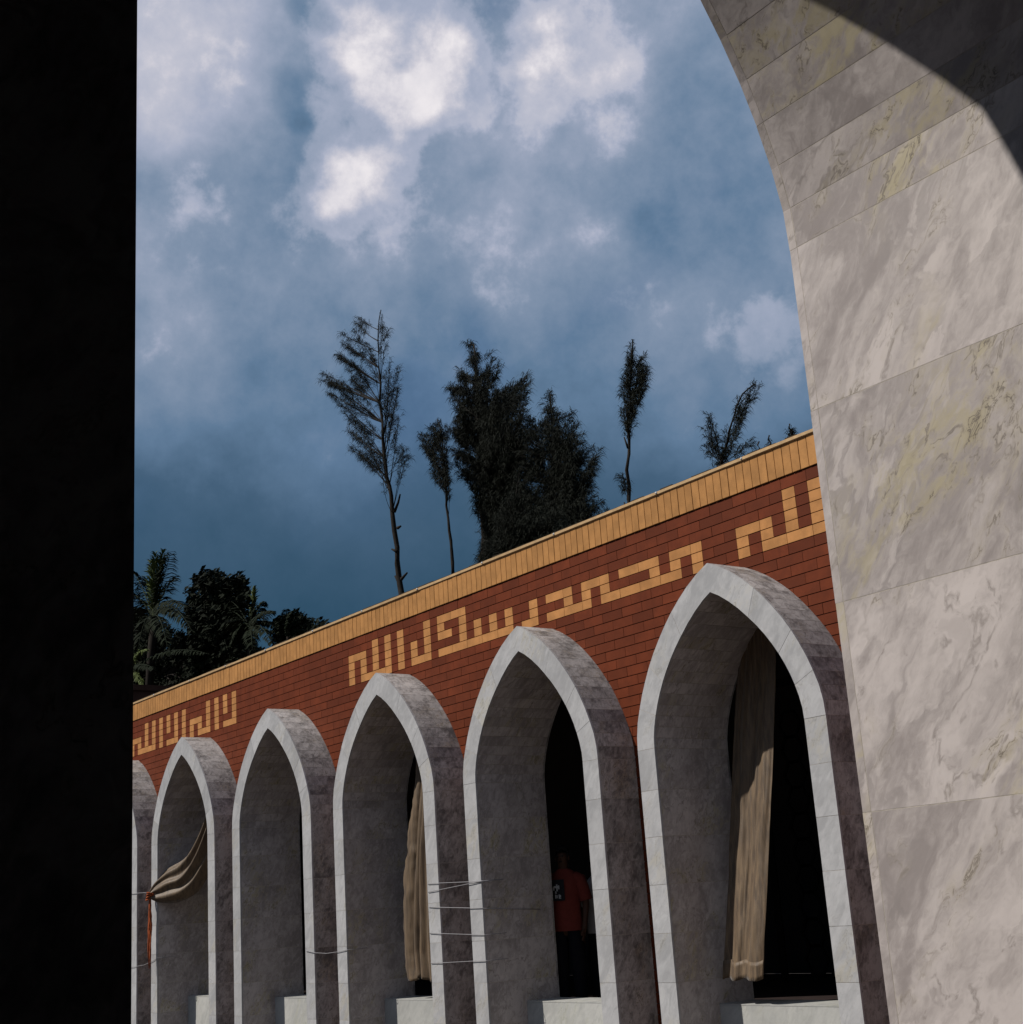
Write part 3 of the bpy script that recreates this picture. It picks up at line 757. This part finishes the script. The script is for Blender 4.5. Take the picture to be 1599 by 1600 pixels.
# ------------------------------------------------------------------ people
def skin_mesh(name, joints, edges, mat, parent, root=0, sub=2):
    me = bpy.data.meshes.new(name); me.from_pydata([j[0] for j in joints], edges, []); me.update(); me.materials.append(mat)
    o = bpy.data.objects.new(name, me); COL.objects.link(o); o.parent = parent
    o.modifiers.new('skin', 'SKIN')
    if not me.skin_vertices: me.attributes.new('x', 'FLOAT', 'POINT')
    sv = me.skin_vertices[0].data
    for i, j in enumerate(joints):
        r = j[1]; sv[i].radius = (r, r) if not isinstance(r, tuple) else r
        sv[i].use_root = (i == root)
    s = o.modifiers.new('smooth', 'SUBSURF'); s.levels = sub; s.render_levels = sub
    o.modifiers['skin'].use_smooth_shade = True
    return o
def person(label, loc, rz, H, shirt, print_=False):
    t = thing('person', label, 'person', loc, rz, None)
    s = H/1.65
    def q(x, y, z_): return (x*s, y*s, z_*s)
    # local: faces -y
    J = [(q(0, 0, .86), (.135*s, .095*s)), (q(0, .01, 1.05), (.125*s, .085*s)), (q(0, .01, 1.26), (.145*s, .085*s)), (q(0, .01, 1.36), (.085*s, .065*s)),
         (q(0, -.005, 1.44), .050*s), (q(0, -.02, 1.53), (.068*s, .078*s)), (q(0, -.01, 1.605), (.066*s, .080*s)),
         (q(.18, .01, 1.31), .052*s), (q(.225, .02, 1.06), .040*s), (q(.215, -.05, .84), .029*s), (q(.205, -.07, .76), (.020*s, .036*s)),
         (q(-.18, .01, 1.31), .052*s), (q(-.225, .02, 1.06), .040*s), (q(-.215, -.05, .84), .029*s), (q(-.205, -.07, .76), (.020*s, .036*s)),
         (q(.095, 0, .78), .085*s), (q(.10, -.01, .46), .056*s), (q(.10, .02, .09), .040*s), (q(.115, -.13, .035), .034*s),
         (q(-.095, 0, .78), .085*s), (q(-.10, -.01, .46), .056*s), (q(-.10, .02, .09), .040*s), (q(-.115, -.13, .035), .034*s)]
    E_ = [(0, 1), (1, 2), (2, 3), (3, 4), (4, 5), (5, 6), (2, 7), (7, 8), (8, 9), (9, 10), (2, 11), (11, 12), (12, 13), (13, 14), (0, 15), (15, 16), (16, 17), (17, 18), (0, 19), (19, 20), (20, 21), (21, 22)]
    # fingers and thumbs
    for hi in (10, 14):
        sx = 1 if hi == 10 else -1
        hx, hy, hz = J[hi][0]
        for fi in range(4):
            b0 = len(J); oy = (-.028+.018*fi)*s
            J.append(((hx, hy+oy, hz-.035*s), .0095*s)); J.append(((hx-sx*.006*s, hy+oy-.004*s, hz-(.075-.006*abs(fi-1.3))*s), .0085*s)); J.append(((hx-sx*.022*s, hy+oy-.006*s, hz-(.100-.008*abs(fi-1.3))*s), .007*s))
            E_ += [(hi, b0), (b0, b0+1), (b0+1, b0+2)]
        b0 = len(J)
        J.append(((hx-sx*.006*s, hy-.048*s, hz-.005*s), .011*s)); J.append(((hx-sx*.014*s, hy-.058*s, hz-.045*s), .009*s))
        E_ += [(hi, b0), (b0, b0+1)]
    skin_mesh('body', J, E_, M['skin'], t)
    # head details: nose, ears, eyes, mouth
    bm = bmesh.new()
    bmesh.ops.create_icosphere(bm, subdivisions=2, radius=.016*s, matrix=Matrix.Translation(q(0, -.105, 1.53)) @ Matrix.Diagonal((.8, 1.0, 1.5, 1)))
    for sx in (-1, 1):
        bmesh.ops.create_icosphere(bm, subdivisions=2, radius=.028*s, matrix=Matrix.Translation(q(sx*.074, -.01, 1.54)) @ Matrix.Diagonal((.35, .7, 1.1, 1)))
    obj('nose_and_ears', bm, M['skin'], t)
    for sx in (-1, 1):
        bm = bmesh.new(); bmesh.ops.create_icosphere(bm, subdivisions=2, radius=.011*s, matrix=Matrix.Translation(q(sx*.030, -.088, 1.555)) @ Matrix.Diagonal((1.2, .6, .7, 1)))
        obj('eye', bm, M['hair'], t)
    bm = bmesh.new(); bmesh.ops.create_icosphere(bm, subdivisions=2, radius=.022*s, matrix=Matrix.Translation(q(0, -.088, 1.495)) @ Matrix.Diagonal((1.0, .4, .28, 1)))
    obj('mouth', bm, M['trousers'], t)
    bm = bmesh.new(); bmesh.ops.create_icosphere(bm, subdivisions=3, radius=.1*s)
    for v_ in bm.verts:
        n_ = 1+.08*mnoise.noise(v_.co*30/s)
        v_.co = Vector((v_.co.x*.83*n_, v_.co.y*.98*n_, v_.co.z*.92*n_))
    kill = [v_ for v_ in bm.verts if v_.co.z < -.055*s or (v_.co.y < -.045*s and v_.co.z < .025*s)]
    bmesh.ops.delete(bm, geom=kill, context='VERTS')
    bmesh.ops.translate(bm, vec=q(0, -.002, 1.585), verts=bm.verts)
    h = obj('hair', bm, M['hair'], t); h.modifiers.new('thick', 'SOLIDIFY').thickness = .012
    # clothes: loose lofts
    def loft(name, secs, mat, seg=20):
        v, f = [], []
        for (c, rx, ry) in secs:
            for k_ in range(seg):
                an = 2*math.pi*k_/seg
                wob = 1+.05*mnoise.noise(Vector((math.cos(an)*2, math.sin(an)*2, c[2]*6)))
                v.append(Vector((c[0]*s+rx*s*math.cos(an)*wob, c[1]*s+ry*s*math.sin(an)*wob, c[2]*s)))
        for i in range(len(secs)-1):
            for k_ in range(seg): f.append((i*seg+k_, i*seg+(k_+1) % seg, (i+1)*seg+(k_+1) % seg, (i+1)*seg+k_))
        me = pyd(name, v, f, True); return obj(name, me, mat, t)
    sh = loft('shirt', [((.01, 0, .775), .180, .135), ((.005, 0, .80), .176, .132), ((0, 0, .90), .168, .128), ((0, 0, 1.05), .160, .120), ((0, .005, 1.18), .170, .122), ((0, .008, 1.29), .180, .112), ((0, .01, 1.35), .160, .092), ((0, .008, 1.395), .105, .078), ((0, 0, 1.42), .068, .068)], shirt)
    for sx in (-1, 1):
        v, f = [], []
        pts = [q(sx*.11, .01, 1.335), q(sx*.17, .012, 1.30), q(sx*.20, .016, 1.20), q(sx*.225, .02, 1.08)]
        tube(v, f, pts, [.062*s, .075*s, .070*s, .072*s], 14)
        obj('sleeve', pyd('sleeve', v, f[:-2], True), shirt, t)
    for sx in (-1, 1):
        loft('trouser_leg', [((sx*.10, .01, .06), .065, .075), ((sx*.10, 0, .25), .075, .08), ((sx*.10, -.005, .46), .085, .088), ((sx*.085, 0, .68), .082, .095), ((sx*.065, 0, .82), .088, .098)], M['trousers'])
    if print_:
        def chest(x, z_):   # point just in front of the shirt
            return Vector((x*s, -math.sqrt(max(.0, 1-(x/.2)**2))*.128*s-.012, z_*s))
        def patch(name, x0, x1, z0, z1, mat, par, lift=0.0):
            v, f = [], []
            for i in range(5):
                for j in range(7):
                    p = chest(x0+(x1-x0)*j/6, z0+(z1-z0)*i/4); p.y -= lift; v.append(p)
            for i in range(4):
                for j in range(6): f.append((i*7+j, i*7+j+1, (i+1)*7+j+1, (i+1)*7+j))
            return obj(name, pyd(name, v, f), mat, par)
        pp = patch('chest_print', -.115, .040, 1.09, 1.31, M['print'], t)
        for (x0, x1, z0, z1) in ((-.115, -.06, 1.225, 1.245), (-.085, -.068, 1.19, 1.262), (-.125, -.108, 1.20, 1.235), (-.062, -.048, 1.21, 1.25), (-.10, -.086, 1.165, 1.19),
                                 (-.105, -.092, 1.115, 1.155), (-.088, -.076, 1.118, 1.15), (-.062, -.050, 1.113, 1.155), (-.048, -.036, 1.128, 1.15), (-.05, -.036, 1.112, 1.122)):
            patch('print_mark', x0+.035, x1+.035, z0, z1, M['print_white'], pp, .003)
    return t
person('person in an orange shirt with a black chest print, standing in the dark arch', (at(884, 1400, YB+.22).x, YB+.22, FLOOR), math.radians(34), 1.62, M['orange_shirt'], True)
person('person in pale clothes mostly hidden behind the right leg of the arch', (at(937, 1420, YB+.62).x, YB+.62, FLOOR), math.radians(20), 1.52, M['white_shirt'])

# ------------------------------------------------------------------ pierced screen deep in the gallery
ls = thing('lattice_screen', 'dark pierced lattice screen inside the largest brick wall arch', 'screen', (-7.6, 12.6, FLOOR))
v, f = [], []
def bar(a, b, w=.016):
    a, b = Vector(a), Vector(b); d_ = (b-a).normalized(); n_ = d_.cross(Vector((0, 1, 0))).normalized()*w
    i0 = len(v)
    for y in (-.012, .012):
        for p in (a-n_, a+n_, b+n_, b-n_): v.append(p+Vector((0, y, 0)))
    f.extend([(i0, i0+1, i0+2, i0+3), (i0+7, i0+6, i0+5, i0+4), (i0, i0+4, i0+5, i0+1), (i0+1, i0+5, i0+6, i0+2), (i0+2, i0+6, i0+7, i0+3), (i0+3, i0+7, i0+4, i0)])
cs = .34
for ix in range(-8, 9):
    for iz in range(0, 10):
        c = Vector((ix*cs*1.5, 0, .25+iz*cs*1.732/1.0*.5*1.0+(cs*.433 if ix % 2 else 0)))
        pts = [c+Vector((cs*.5*math.cos(k_*math.pi/3), 0, cs*.5*math.sin(k_*math.pi/3))) for k_ in range(6)]
        for k_ in range(6): bar(pts[k_], pts[(k_+1) % 6])
obj('fretwork', pyd('fretwork', v, f), M['lattice'], ls)
v, f = [], []
for (a, b) in (((-4.6, 0, 0), (4.6, 0, 0)), ((-4.6, 0, 3.4), (4.6, 0, 3.4)), ((-4.6, 0, 0), (-4.6, 0, 3.4)), ((4.6, 0, 0), (4.6, 0, 3.4))): bar(a, b, .05)
obj('frame', pyd('frame', v, f), M['lattice'], ls)

# ------------------------------------------------------------------ far wing behind the trees' feet
fwg = thing('far_building', 'low brown building just above the brick wall at far left', 'building', (-34.5, 17, GROUND))
d_ = ray(238, 1071); pz = (d_*(-34/d_.x)).z
obj('wall', box_mesh('wall', -.5, .5, -6, 10, 0, pz-GROUND-.14), M['farwall'], fwg)
obj('parapet', box_mesh('parapet', -.55, .55, -6.05, 10.05, pz-GROUND-.138, pz-GROUND), M['farwall'], fwg)

# ------------------------------------------------------------------ trees
def in_poly(x, y, poly):
    c = False; j = len(poly)-1
    for i in range(len(poly)):
        xi, yi = poly[i]; xj, yj = poly[j]
        if (yi > y) != (yj > y) and x < (xj-xi)*(y-yi)/(yj-yi)+xi: c = not c
        j = i
    return c
def needle_tuft(v, f, base, dirv, rnd, n, L, w):
    for _ in range(n):
        p0 = base+Vector((rnd.uniform(-.03, .03), rnd.uniform(-.03, .03), rnd.uniform(-.03, .03)))
        d_ = (dirv*1.0+Vector((rnd.gauss(0, .42), rnd.gauss(0, .42), rnd.gauss(-.10, .38)))).normalized()
        l = L*rnd.uniform(.5, 1.2)
        mid = p0+d_*l*.5
        tip = mid+(d_*.65+Vector((0, 0, -.8))).normalized()*l*.65
        s_ = d_.cross(Vector((rnd.uniform(-1, 1), rnd.uniform(-1, 1), rnd.uniform(-1, 1))))
        if s_.length < 1e-3: continue
        s_ = s_.normalized()*w
        i0 = len(v)
        v.extend([p0-s_*.6, p0+s_*.6, mid+s_, mid-s_, tip])
        f.extend([(i0, i0+1, i0+2, i0+3), (i0+3, i0+2, i0+4)])
def casuarina(label, Y, trunk_px, r0, poly, nb, seed, tuft_n=9, L=.24, w=.0075, ground=True, depth=.55, stubs=(), spread=.3, group='casuarina trees behind the brick wall', tips=(), start=.35, rise=1.0):
    rnd = random.Random(seed)
    tr = [at(x, y, Y) for x, y in trunk_px]
    if ground:
        b = tr[0].copy(); tr = [Vector((b.x+.1, b.y, GROUND))] + tr
    t = thing('casuarina_tree', label, 'tree', (tr[0].x, Y, GROUND), group=group)
    org = Vector(t.location)
    fine = []
    for i in range(len(tr)-1):
        n = max(2, int((tr[i+1]-tr[i]).length/.4))
        for k_ in range(n): fine.append(tr[i].lerp(tr[i+1], k_/n))
    fine.append(tr[-1])
    for i in range(1, len(fine)-1): fine[i] = fine[i]+Vector((rnd.gauss(0, .012), rnd.gauss(0, .02), 0))
    zlo, zhi = tr[1].z if ground else tr[0].z, tr[-1].z
    rads = [max(.012, r0*(1-.88*max(0, (p.z-zlo))/(zhi-zlo+.01))) for p in fine]
    v, f = [], []
    tube(v, f, [p-org for p in fine], rads, 8)
    obj('trunk', pyd('trunk', v, f, True), M['bark'], t)
    for st in stubs:
        v, f = [], []
        pts = [at(x, y, Y-.02) for x, y in st]
        tube(v, f, [p-org for p in pts], [r0*.55]+[r0*.42]*(len(pts)-2)+[r0*.28], 6)
        obj('branch_stub', pyd('branch_stub', v, f, True), M['bark'], t)
    xs_ = [p[0] for p in poly]; ys_ = [p[1] for p in poly]
    tl = [(x+rnd.uniform(-3, 3), y+12*k_*rnd.random()) for x, y in tips for k_ in range(2)]
    g = 0
    while len(tl) < nb and g < 20000:
        g += 1
        x, y = rnd.uniform(min(xs_), max(xs_)), rnd.uniform(min(ys_), max(ys_))
        if in_poly(x, y, poly): tl.append((x, y))
    bv, bf, lv, lf = [], [], [], []
    for (x, y) in tl:
        tip = at(x, y, Y+rnd.uniform(-1, 1)*depth)
        drop = .35*rise+1.4*rise*min(1.6, math.hypot(tip.x-fine[-1].x, tip.y-Y))
        cand = [p for p in fine if p.z < tip.z-.10*drop and p.z > zlo]
        if not cand: cand = [fine[len(fine)//2]]
        want = tip.z-max(rnd.uniform(.4, 1.0)*drop, .6*min(math.hypot(tip.x-p.x, tip.y-p.y) for p in fine))
        b0 = min(cand, key=lambda p: abs(p.z-want))
        tip = tip-(tip-b0).normalized()*min(.8*L+.3*spread, .45*(tip-b0).length)
        midp = b0.lerp(tip, .5)+Vector((rnd.gauss(0, .05), rnd.gauss(0, .05), rnd.uniform(-.12, .02)))
        path = []
        for k_ in range(9):
            q_ = k_/8
            path.append(b0*(1-q_)**2+midp*2*q_*(1-q_)+tip*q_*q_)
        Lb = (tip-b0).length
        tube(bv, bf, [p-org for p in path], [max(.0025, .0025+.005*Lb*(1-k_/8)) for k_ in range(9)], 4)
        ntw = max(5, int(Lb*13))
        for k_ in range(ntw):
            q_ = start+(1-start)*(k_+rnd.random())/ntw
            p = b0*(1-q_)**2+midp*2*q_*(1-q_)+tip*q_*q_
            dv = ((tip-midp).normalized()*1.0+Vector((rnd.gauss(0, .36), rnd.gauss(0, .36), rnd.gauss(.10, .3)))).normalized()
            l2 = spread*rnd.uniform(.4, 1.0)*(1.1-.5*q_)
            e = p+dv*l2
            tube(bv, bf, [p-org, e-org], [.003, .0018], 3)
            for h_ in (.4, .75, 1.0):
                needle_tuft(lv, lf, p.lerp(e, h_)-org, dv, rnd, max(2, tuft_n//3), L, w)
    tag(obj('branches', pyd('branches', bv, bf), M['bark'], t), kind='stuff')
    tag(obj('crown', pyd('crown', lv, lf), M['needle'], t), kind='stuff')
    return t
casuarina('tall leaning casuarina with bare stubbed trunk, leftmost of the row', 17.5,
          [(630, 940), (622, 880), (619, 830), (614, 775), (606, 745), (602, 715), (598, 660), (594, 600), (591, 550), (592, 515), (596, 484)], .075,
          [(600, 735), (570, 715), (545, 690), (540, 660), (515, 620), (497, 590), (500, 580), (525, 600), (535, 590), (518, 550), (525, 520), (552, 545), (545, 500), (560, 495), (575, 530), (588, 490), (600, 484), (612, 505), (615, 545), (626, 580), (622, 640), (640, 690), (630, 700), (612, 690)],
          105, 3, 7, .19, .0046, depth=.8, spread=.20, start=.45, rise=.75, stubs=[[(617, 800), (623, 785), (626, 772)], [(621, 862), (613, 858)], [(628, 905), (637, 895)], [(626, 915), (618, 900)], [(622, 825), (627, 822)]],
          tips=[(497, 580), (512, 595), (522, 548), (530, 520), (556, 496), (548, 505), (596, 486), (612, 510), (640, 695), (650, 708), (634, 690), (626, 565), (624, 600), (626, 640), (545, 668), (545, 690), (562, 705), (580, 725), (575, 700)])
casuarina('slim small casuarina with a bare wiry stem beside the dense clump', 17.2,
          [(709, 900), (706, 860), (702, 830), (699, 790), (697, 750), (694, 710), (688, 670), (684, 655)], .042,
          [(690, 752), (666, 738), (662, 732), (674, 715), (656, 700), (650, 674), (668, 652), (690, 646), (706, 656), (712, 690), (700, 705), (714, 728), (700, 745)], 75, 5, 10, .17, .005, depth=.3, spread=.16, start=.35)
casuarina('largest dense dark casuarina, tallest of the clump', 18.5,
          [(760, 930), (758, 840), (755, 760), (750, 680), (745, 600), (741, 538)], .14,
          [(735, 535), (748, 545), (758, 580), (778, 545), (785, 560), (790, 600), (830, 572), (840, 600), (838, 650), (825, 700), (830, 780), (830, 850), (758, 885), (744, 870), (760, 830), (742, 795), (735, 752), (720, 740), (702, 705), (704, 650), (698, 606), (714, 572), (728, 582)], 400, 8, 11, .23, .0058, depth=1.1, spread=.25, start=.40, rise=.55,
          tips=[(735, 538), (736, 550), (778, 548), (832, 575), (716, 574), (702, 604), (706, 660)])
casuarina('dense dark casuarina on the right flank of the clump', 18.0,
          [(868, 880), (868, 800), (866, 720), (863, 660), (861, 618)], .11,
          [(861, 612), (874, 640), (890, 655), (906, 640), (916, 680), (934, 684), (940, 720), (932, 755), (948, 770), (946, 798), (915, 808), (880, 838), (790, 862), (770, 800), (786, 700), (812, 650), (846, 650)], 340, 9, 11, .22, .0058, depth=.9, spread=.25, start=.40, rise=.55,
          tips=[(861, 612), (907, 640), (937, 690), (948, 778)])
casuarina('low dark casuarina at the foot of the clump, against the wall top', 17.0,
          [(800, 900), (802, 840), (808, 780), (812, 740)], .08,
          [(745, 880), (742, 865), (752, 830), (770, 790), (812, 735), (860, 760), (900, 790), (930, 800), (905, 815), (850, 840)], 140, 10, 10, .23, .0058, depth=.7, spread=.24, start=.3)
casuarina('thin casuarina with a small tuft on a bare pole', 17.0,
          [(985, 800), (984, 760), (983, 710), (984, 660), (985, 620), (986, 580), (990, 530)], .042,
          [(988, 526), (998, 545), (1014, 545), (1024, 570), (1012, 598), (1004, 612), (1012, 622), (1000, 637), (985, 640), (965, 638), (970, 600), (966, 570), (976, 545)], 70, 12, 11, .17, .005, depth=.22, spread=.15, start=.4,
          stubs=[[(982, 700), (976, 683)], [(980, 795), (976, 785)]], tips=[(990, 528), (1012, 545), (1020, 568), (985, 643), (968, 738), (972, 728)])
casuarina('young forked casuarina leaning right above the wall', 15.5,
          [(1127, 735), (1128, 715), (1135, 690), (1145, 660), (1152, 635), (1162, 615), (1180, 600)], .028,
          [(1120, 718), (1100, 690), (1097, 650), (1105, 636), (1112, 660), (1130, 680), (1145, 640), (1160, 610), (1190, 592), (1180, 620), (1170, 650), (1185, 680), (1160, 700), (1150, 712)], 42, 14, 9, .15, .0045, depth=.22, spread=.14, start=.4,
          tips=[(1104, 635), (1098, 660), (1102, 690), (1195, 590), (1180, 605), (1182, 682), (1108, 728), (1112, 724), (1160, 705)])
for i, (x, y, lb) in enumerate([(1202, 680, 'small casuarina tip peeking over the wall, nearest the forked one'), (1186, 690, 'tiny casuarina sprig low on the wall top beside the forked tree'), (1234, 662, 'small casuarina tip peeking over the wall beside the near arch')]):
    casuarina(lb, 15.0, [(x, y+70), (x, y+40), (x+1, y+12), (x+1, y)], .02, [(x-3, y-4), (x+5, y-2), (x+11, y+14), (x+8, y+28), (x-6, y+28), (x-5, y+10)], 11, 20+i, 7, .11, .005, depth=.12, spread=.12, start=.2)

def broadleaf(label, Y, trunk_px, poly, nb, seed, leaf=.13, r0=.16, depth=1.4, group='leafy trees beyond the wall at far left'):
    rnd = random.Random(seed)
    tr = [at(x, y, Y) for x, y in trunk_px]; tr = [Vector((tr[0].x, Y, GROUND))]+tr
    t = thing('broadleaf_tree', label, 'tree', (tr[0].x, Y, GROUND), group=group); org = Vector(t.location)
    v, f = [], []
    tube(v, f, [p-org for p in tr], [r0*(1-.75*i/(len(tr)-1)) for i in range(len(tr))], 8)
    obj('trunk', pyd('trunk', v, f, True), M['bark'], t)
    xs_ = [p[0] for p in poly]; ys_ = [p[1] for p in poly]
    bv, bf, lv, lf = [], [], [], []
    c = 0
    while c < nb:
        x, y = rnd.uniform(min(xs_), max(xs_)), rnd.uniform(min(ys_), max(ys_))
        if not in_poly(x, y, poly): continue
        c += 1
        tip = at(x, y, Y+rnd.uniform(-1, 1)*depth)
        b0 = tr[-1].lerp(tr[-2], rnd.random())
        if b0.z > tip.z: b0 = tr[-2]
        tube(bv, bf, [b0-org, b0.lerp(tip, .5)+Vector((0, 0, .15))-org, tip-org], [.05, .025, .008], 4)
        rr = rnd.uniform(.2, .38)
        for _ in range(90):
            d_ = Vector((rnd.gauss(0, 1), rnd.gauss(0, 1), rnd.gauss(0, .8)))
            p = tip+d_.normalized()*rr*rnd.random()**.5
            n_ = Vector((rnd.gauss(0, 1), rnd.gauss(0, 1), rnd.gauss(.8, 1))).normalized()
            a = n_.orthogonal().normalized(); b = n_.cross(a); l = leaf*rnd.uniform(.6, 1.3)
            i0 = len(lv)
            lv.extend([p-org-a*l, p-org+b*l*.45, p-org+a*l, p-org-b*l*.45]); lf.append((i0, i0+1, i0+2, i0+3))
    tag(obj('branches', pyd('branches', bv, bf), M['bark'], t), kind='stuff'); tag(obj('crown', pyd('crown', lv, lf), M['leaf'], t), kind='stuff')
broadleaf('round dark leafy tree standing between the two palms', 18.0, [(340, 1080), (338, 1010), (338, 960)],
          [(300, 915), (312, 902), (335, 897), (352, 905), (376, 908), (384, 928), (372, 950), (384, 1000), (380, 1045), (300, 1065), (292, 1040), (300, 980)], 250, 4, .10)
broadleaf('low dark bush crowning the wall right of the palms', 17.0, [(470, 1030), (468, 1000), (466, 985)],
          [(444, 972), (452, 966), (466, 966), (476, 980), (498, 980), (502, 986), (476, 1005), (440, 1015), (436, 1000)], 90, 6, .07, .07, .6)
broadleaf('dark undergrowth mass behind the palms at far left', 19.0, [(250, 1110), (250, 1060), (250, 1030)],
          [(205, 950), (230, 965), (262, 985), (300, 1010), (400, 1010), (410, 1030), (300, 1085), (200, 1090)], 240, 7, .10, .1, 1.2)

def palm(label, Y, trunk_px, fronds, seed, r0=.14, leafl=.5, group='palms beyond the wall at far left'):
    """fronds: list of (tip px, arch height, material key)"""
    rnd = random.Random(seed)
    tr = [at(x, y, Y) for x, y in trunk_px]; tr = [Vector((tr[0].x, Y, GROUND))]+tr
    t = thing('palm_tree', label, 'palm', (tr[0].x, Y, GROUND), group=group); org = Vector(t.location)
    v, f = [], []
    tube(v, f, [p-org for p in tr], [r0]*(len(tr)-1)+[r0*.7], 8)
    obj('trunk', pyd('trunk', v, f, True), M['bark'], t)
    crown = tr[-1]
    for (tx, ty, lift, mk, dy) in fronds:
        tip = at(tx, ty, Y+dy)
        mid = crown.lerp(tip, .5)+Vector((0, 0, lift))
        v, f = [], []
        N_ = 30; path = [crown*(1-q/N_)**2+mid*2*(q/N_)*(1-q/N_)+tip*(q/N_)**2 for q in range(N_+1)]
        tube(v, f, [p-org for p in path], [.028*(1-.8*q/N_) for q in range(N_+1)], 4)
        for q in range(4, N_+1):
            p = path[q]; tv = (path[min(q+1, N_)]-path[q-1]).normalized()
            sd_ = tv.cross(Vector((0, 0, 1)))
            if sd_.length < .15: sd_ = tv.cross(Vector((0, 1, 0)))
            sd_.normalize()
            ll = leafl*(.35+.65*math.sin(math.pi*min(1, (q/N_)*.9+.08)))
            for s_ in (-1, 1):
                for _ in range(2):
                    d_ = (sd_*s_*(.35 if mk == 'shoot' else .75)+tv*(.95 if mk == 'shoot' else .55)+Vector((0, 0, -.05 if mk == 'shoot' else -.35))+Vector((rnd.gauss(0, .12), rnd.gauss(0, .12), rnd.gauss(0, .15)))).normalized()
                    e1 = p+d_*ll*.55; e2 = e1+(d_+Vector((0, 0, -.7))).normalized()*ll*.5*rnd.uniform(.7, 1.1)
                    wv_ = d_.cross(Vector((rnd.uniform(-.5, .5), rnd.uniform(-.5, .5), 1))).normalized()*.026
                    i0 = len(v)
                    v.extend([p-org-wv_*.5, p-org+wv_*.5, e1-org+wv_, e1-org-wv_, e2-org])
                    f.extend([(i0, i0+1, i0+2, i0+3), (i0+3, i0+2, i0+4)])
        obj('frond', pyd('frond', v, f), M[mk], t)
palm('tall coconut palm with upright pale young fronds at far left', 17.0, [(232, 1110), (236, 1040), (240, 965)],
     [(268, 862, .1, 'frond', .2), (255, 864, .05, 'shoot', 0), (243, 868, .0, 'shoot', -.2), (236, 878, .0, 'shoot', .3), (292, 950, .75, 'frond', -.4), (312, 1000, 1.1, 'frond', .3), (300, 985, 1.0, 'frond', -.9), (262, 1010, .7, 'frond', -1.3),
      (205, 890, .4, 'frond', .3), (180, 920, .6, 'frond', -.3), (185, 985, 1.0, 'frond', .2), (215, 1020, .9, 'frond', -1.2), (222, 900, .2, 'frond', 1.0), (275, 900, .3, 'frond', .9)], 31, leafl=.52)
palm('short bushy palm in front of the round leafy tree', 16.2, [(392, 1060), (392, 1010), (392, 985)],
     [(352, 955, .35, 'frond', 0), (362, 940, .25, 'frond', .3), (385, 932, .1, 'frond', -.2), (398, 920, .05, 'shoot', .1), (412, 940, .2, 'frond', .2), (428, 955, .35, 'frond', -.2), (436, 985, .5, 'frond', .2), (425, 1005, .5, 'frond', -.5), (362, 1005, .5, 'frond', -.4), (350, 985, .5, 'frond', .2), (395, 1015, .3, 'frond', -.8)], 33, .08, .34)
palm('small palm with thin spiky fronds at the wall top', 15.6, [(450, 1040), (450, 1010), (450, 995)],
     [(436, 965, .15, 'frond', 0), (448, 952, .05, 'frond', .1), (462, 952, .1, 'frond', -.1), (474, 966, .2, 'frond', .1), (430, 985, .2, 'frond', -.1), (478, 985, .2, 'frond', .2)], 35, .05, .24)
palm('palm leaning in at the far left edge with a pale hanging frond', 15.8, [(205, 1130), (203, 1080), (202, 1050)],
     [(230, 1015, .3, 'shoot', -.2), (240, 1045, .35, 'frond', -.3), (215, 1000, .1, 'frond', .2), (180, 1010, .3, 'frond', 0), (222, 1070, .35, 'shoot', -.4), (320, 1020, .6, 'frond', .2), (180, 1060, .4, 'frond', -.3)], 37, .08, .34)
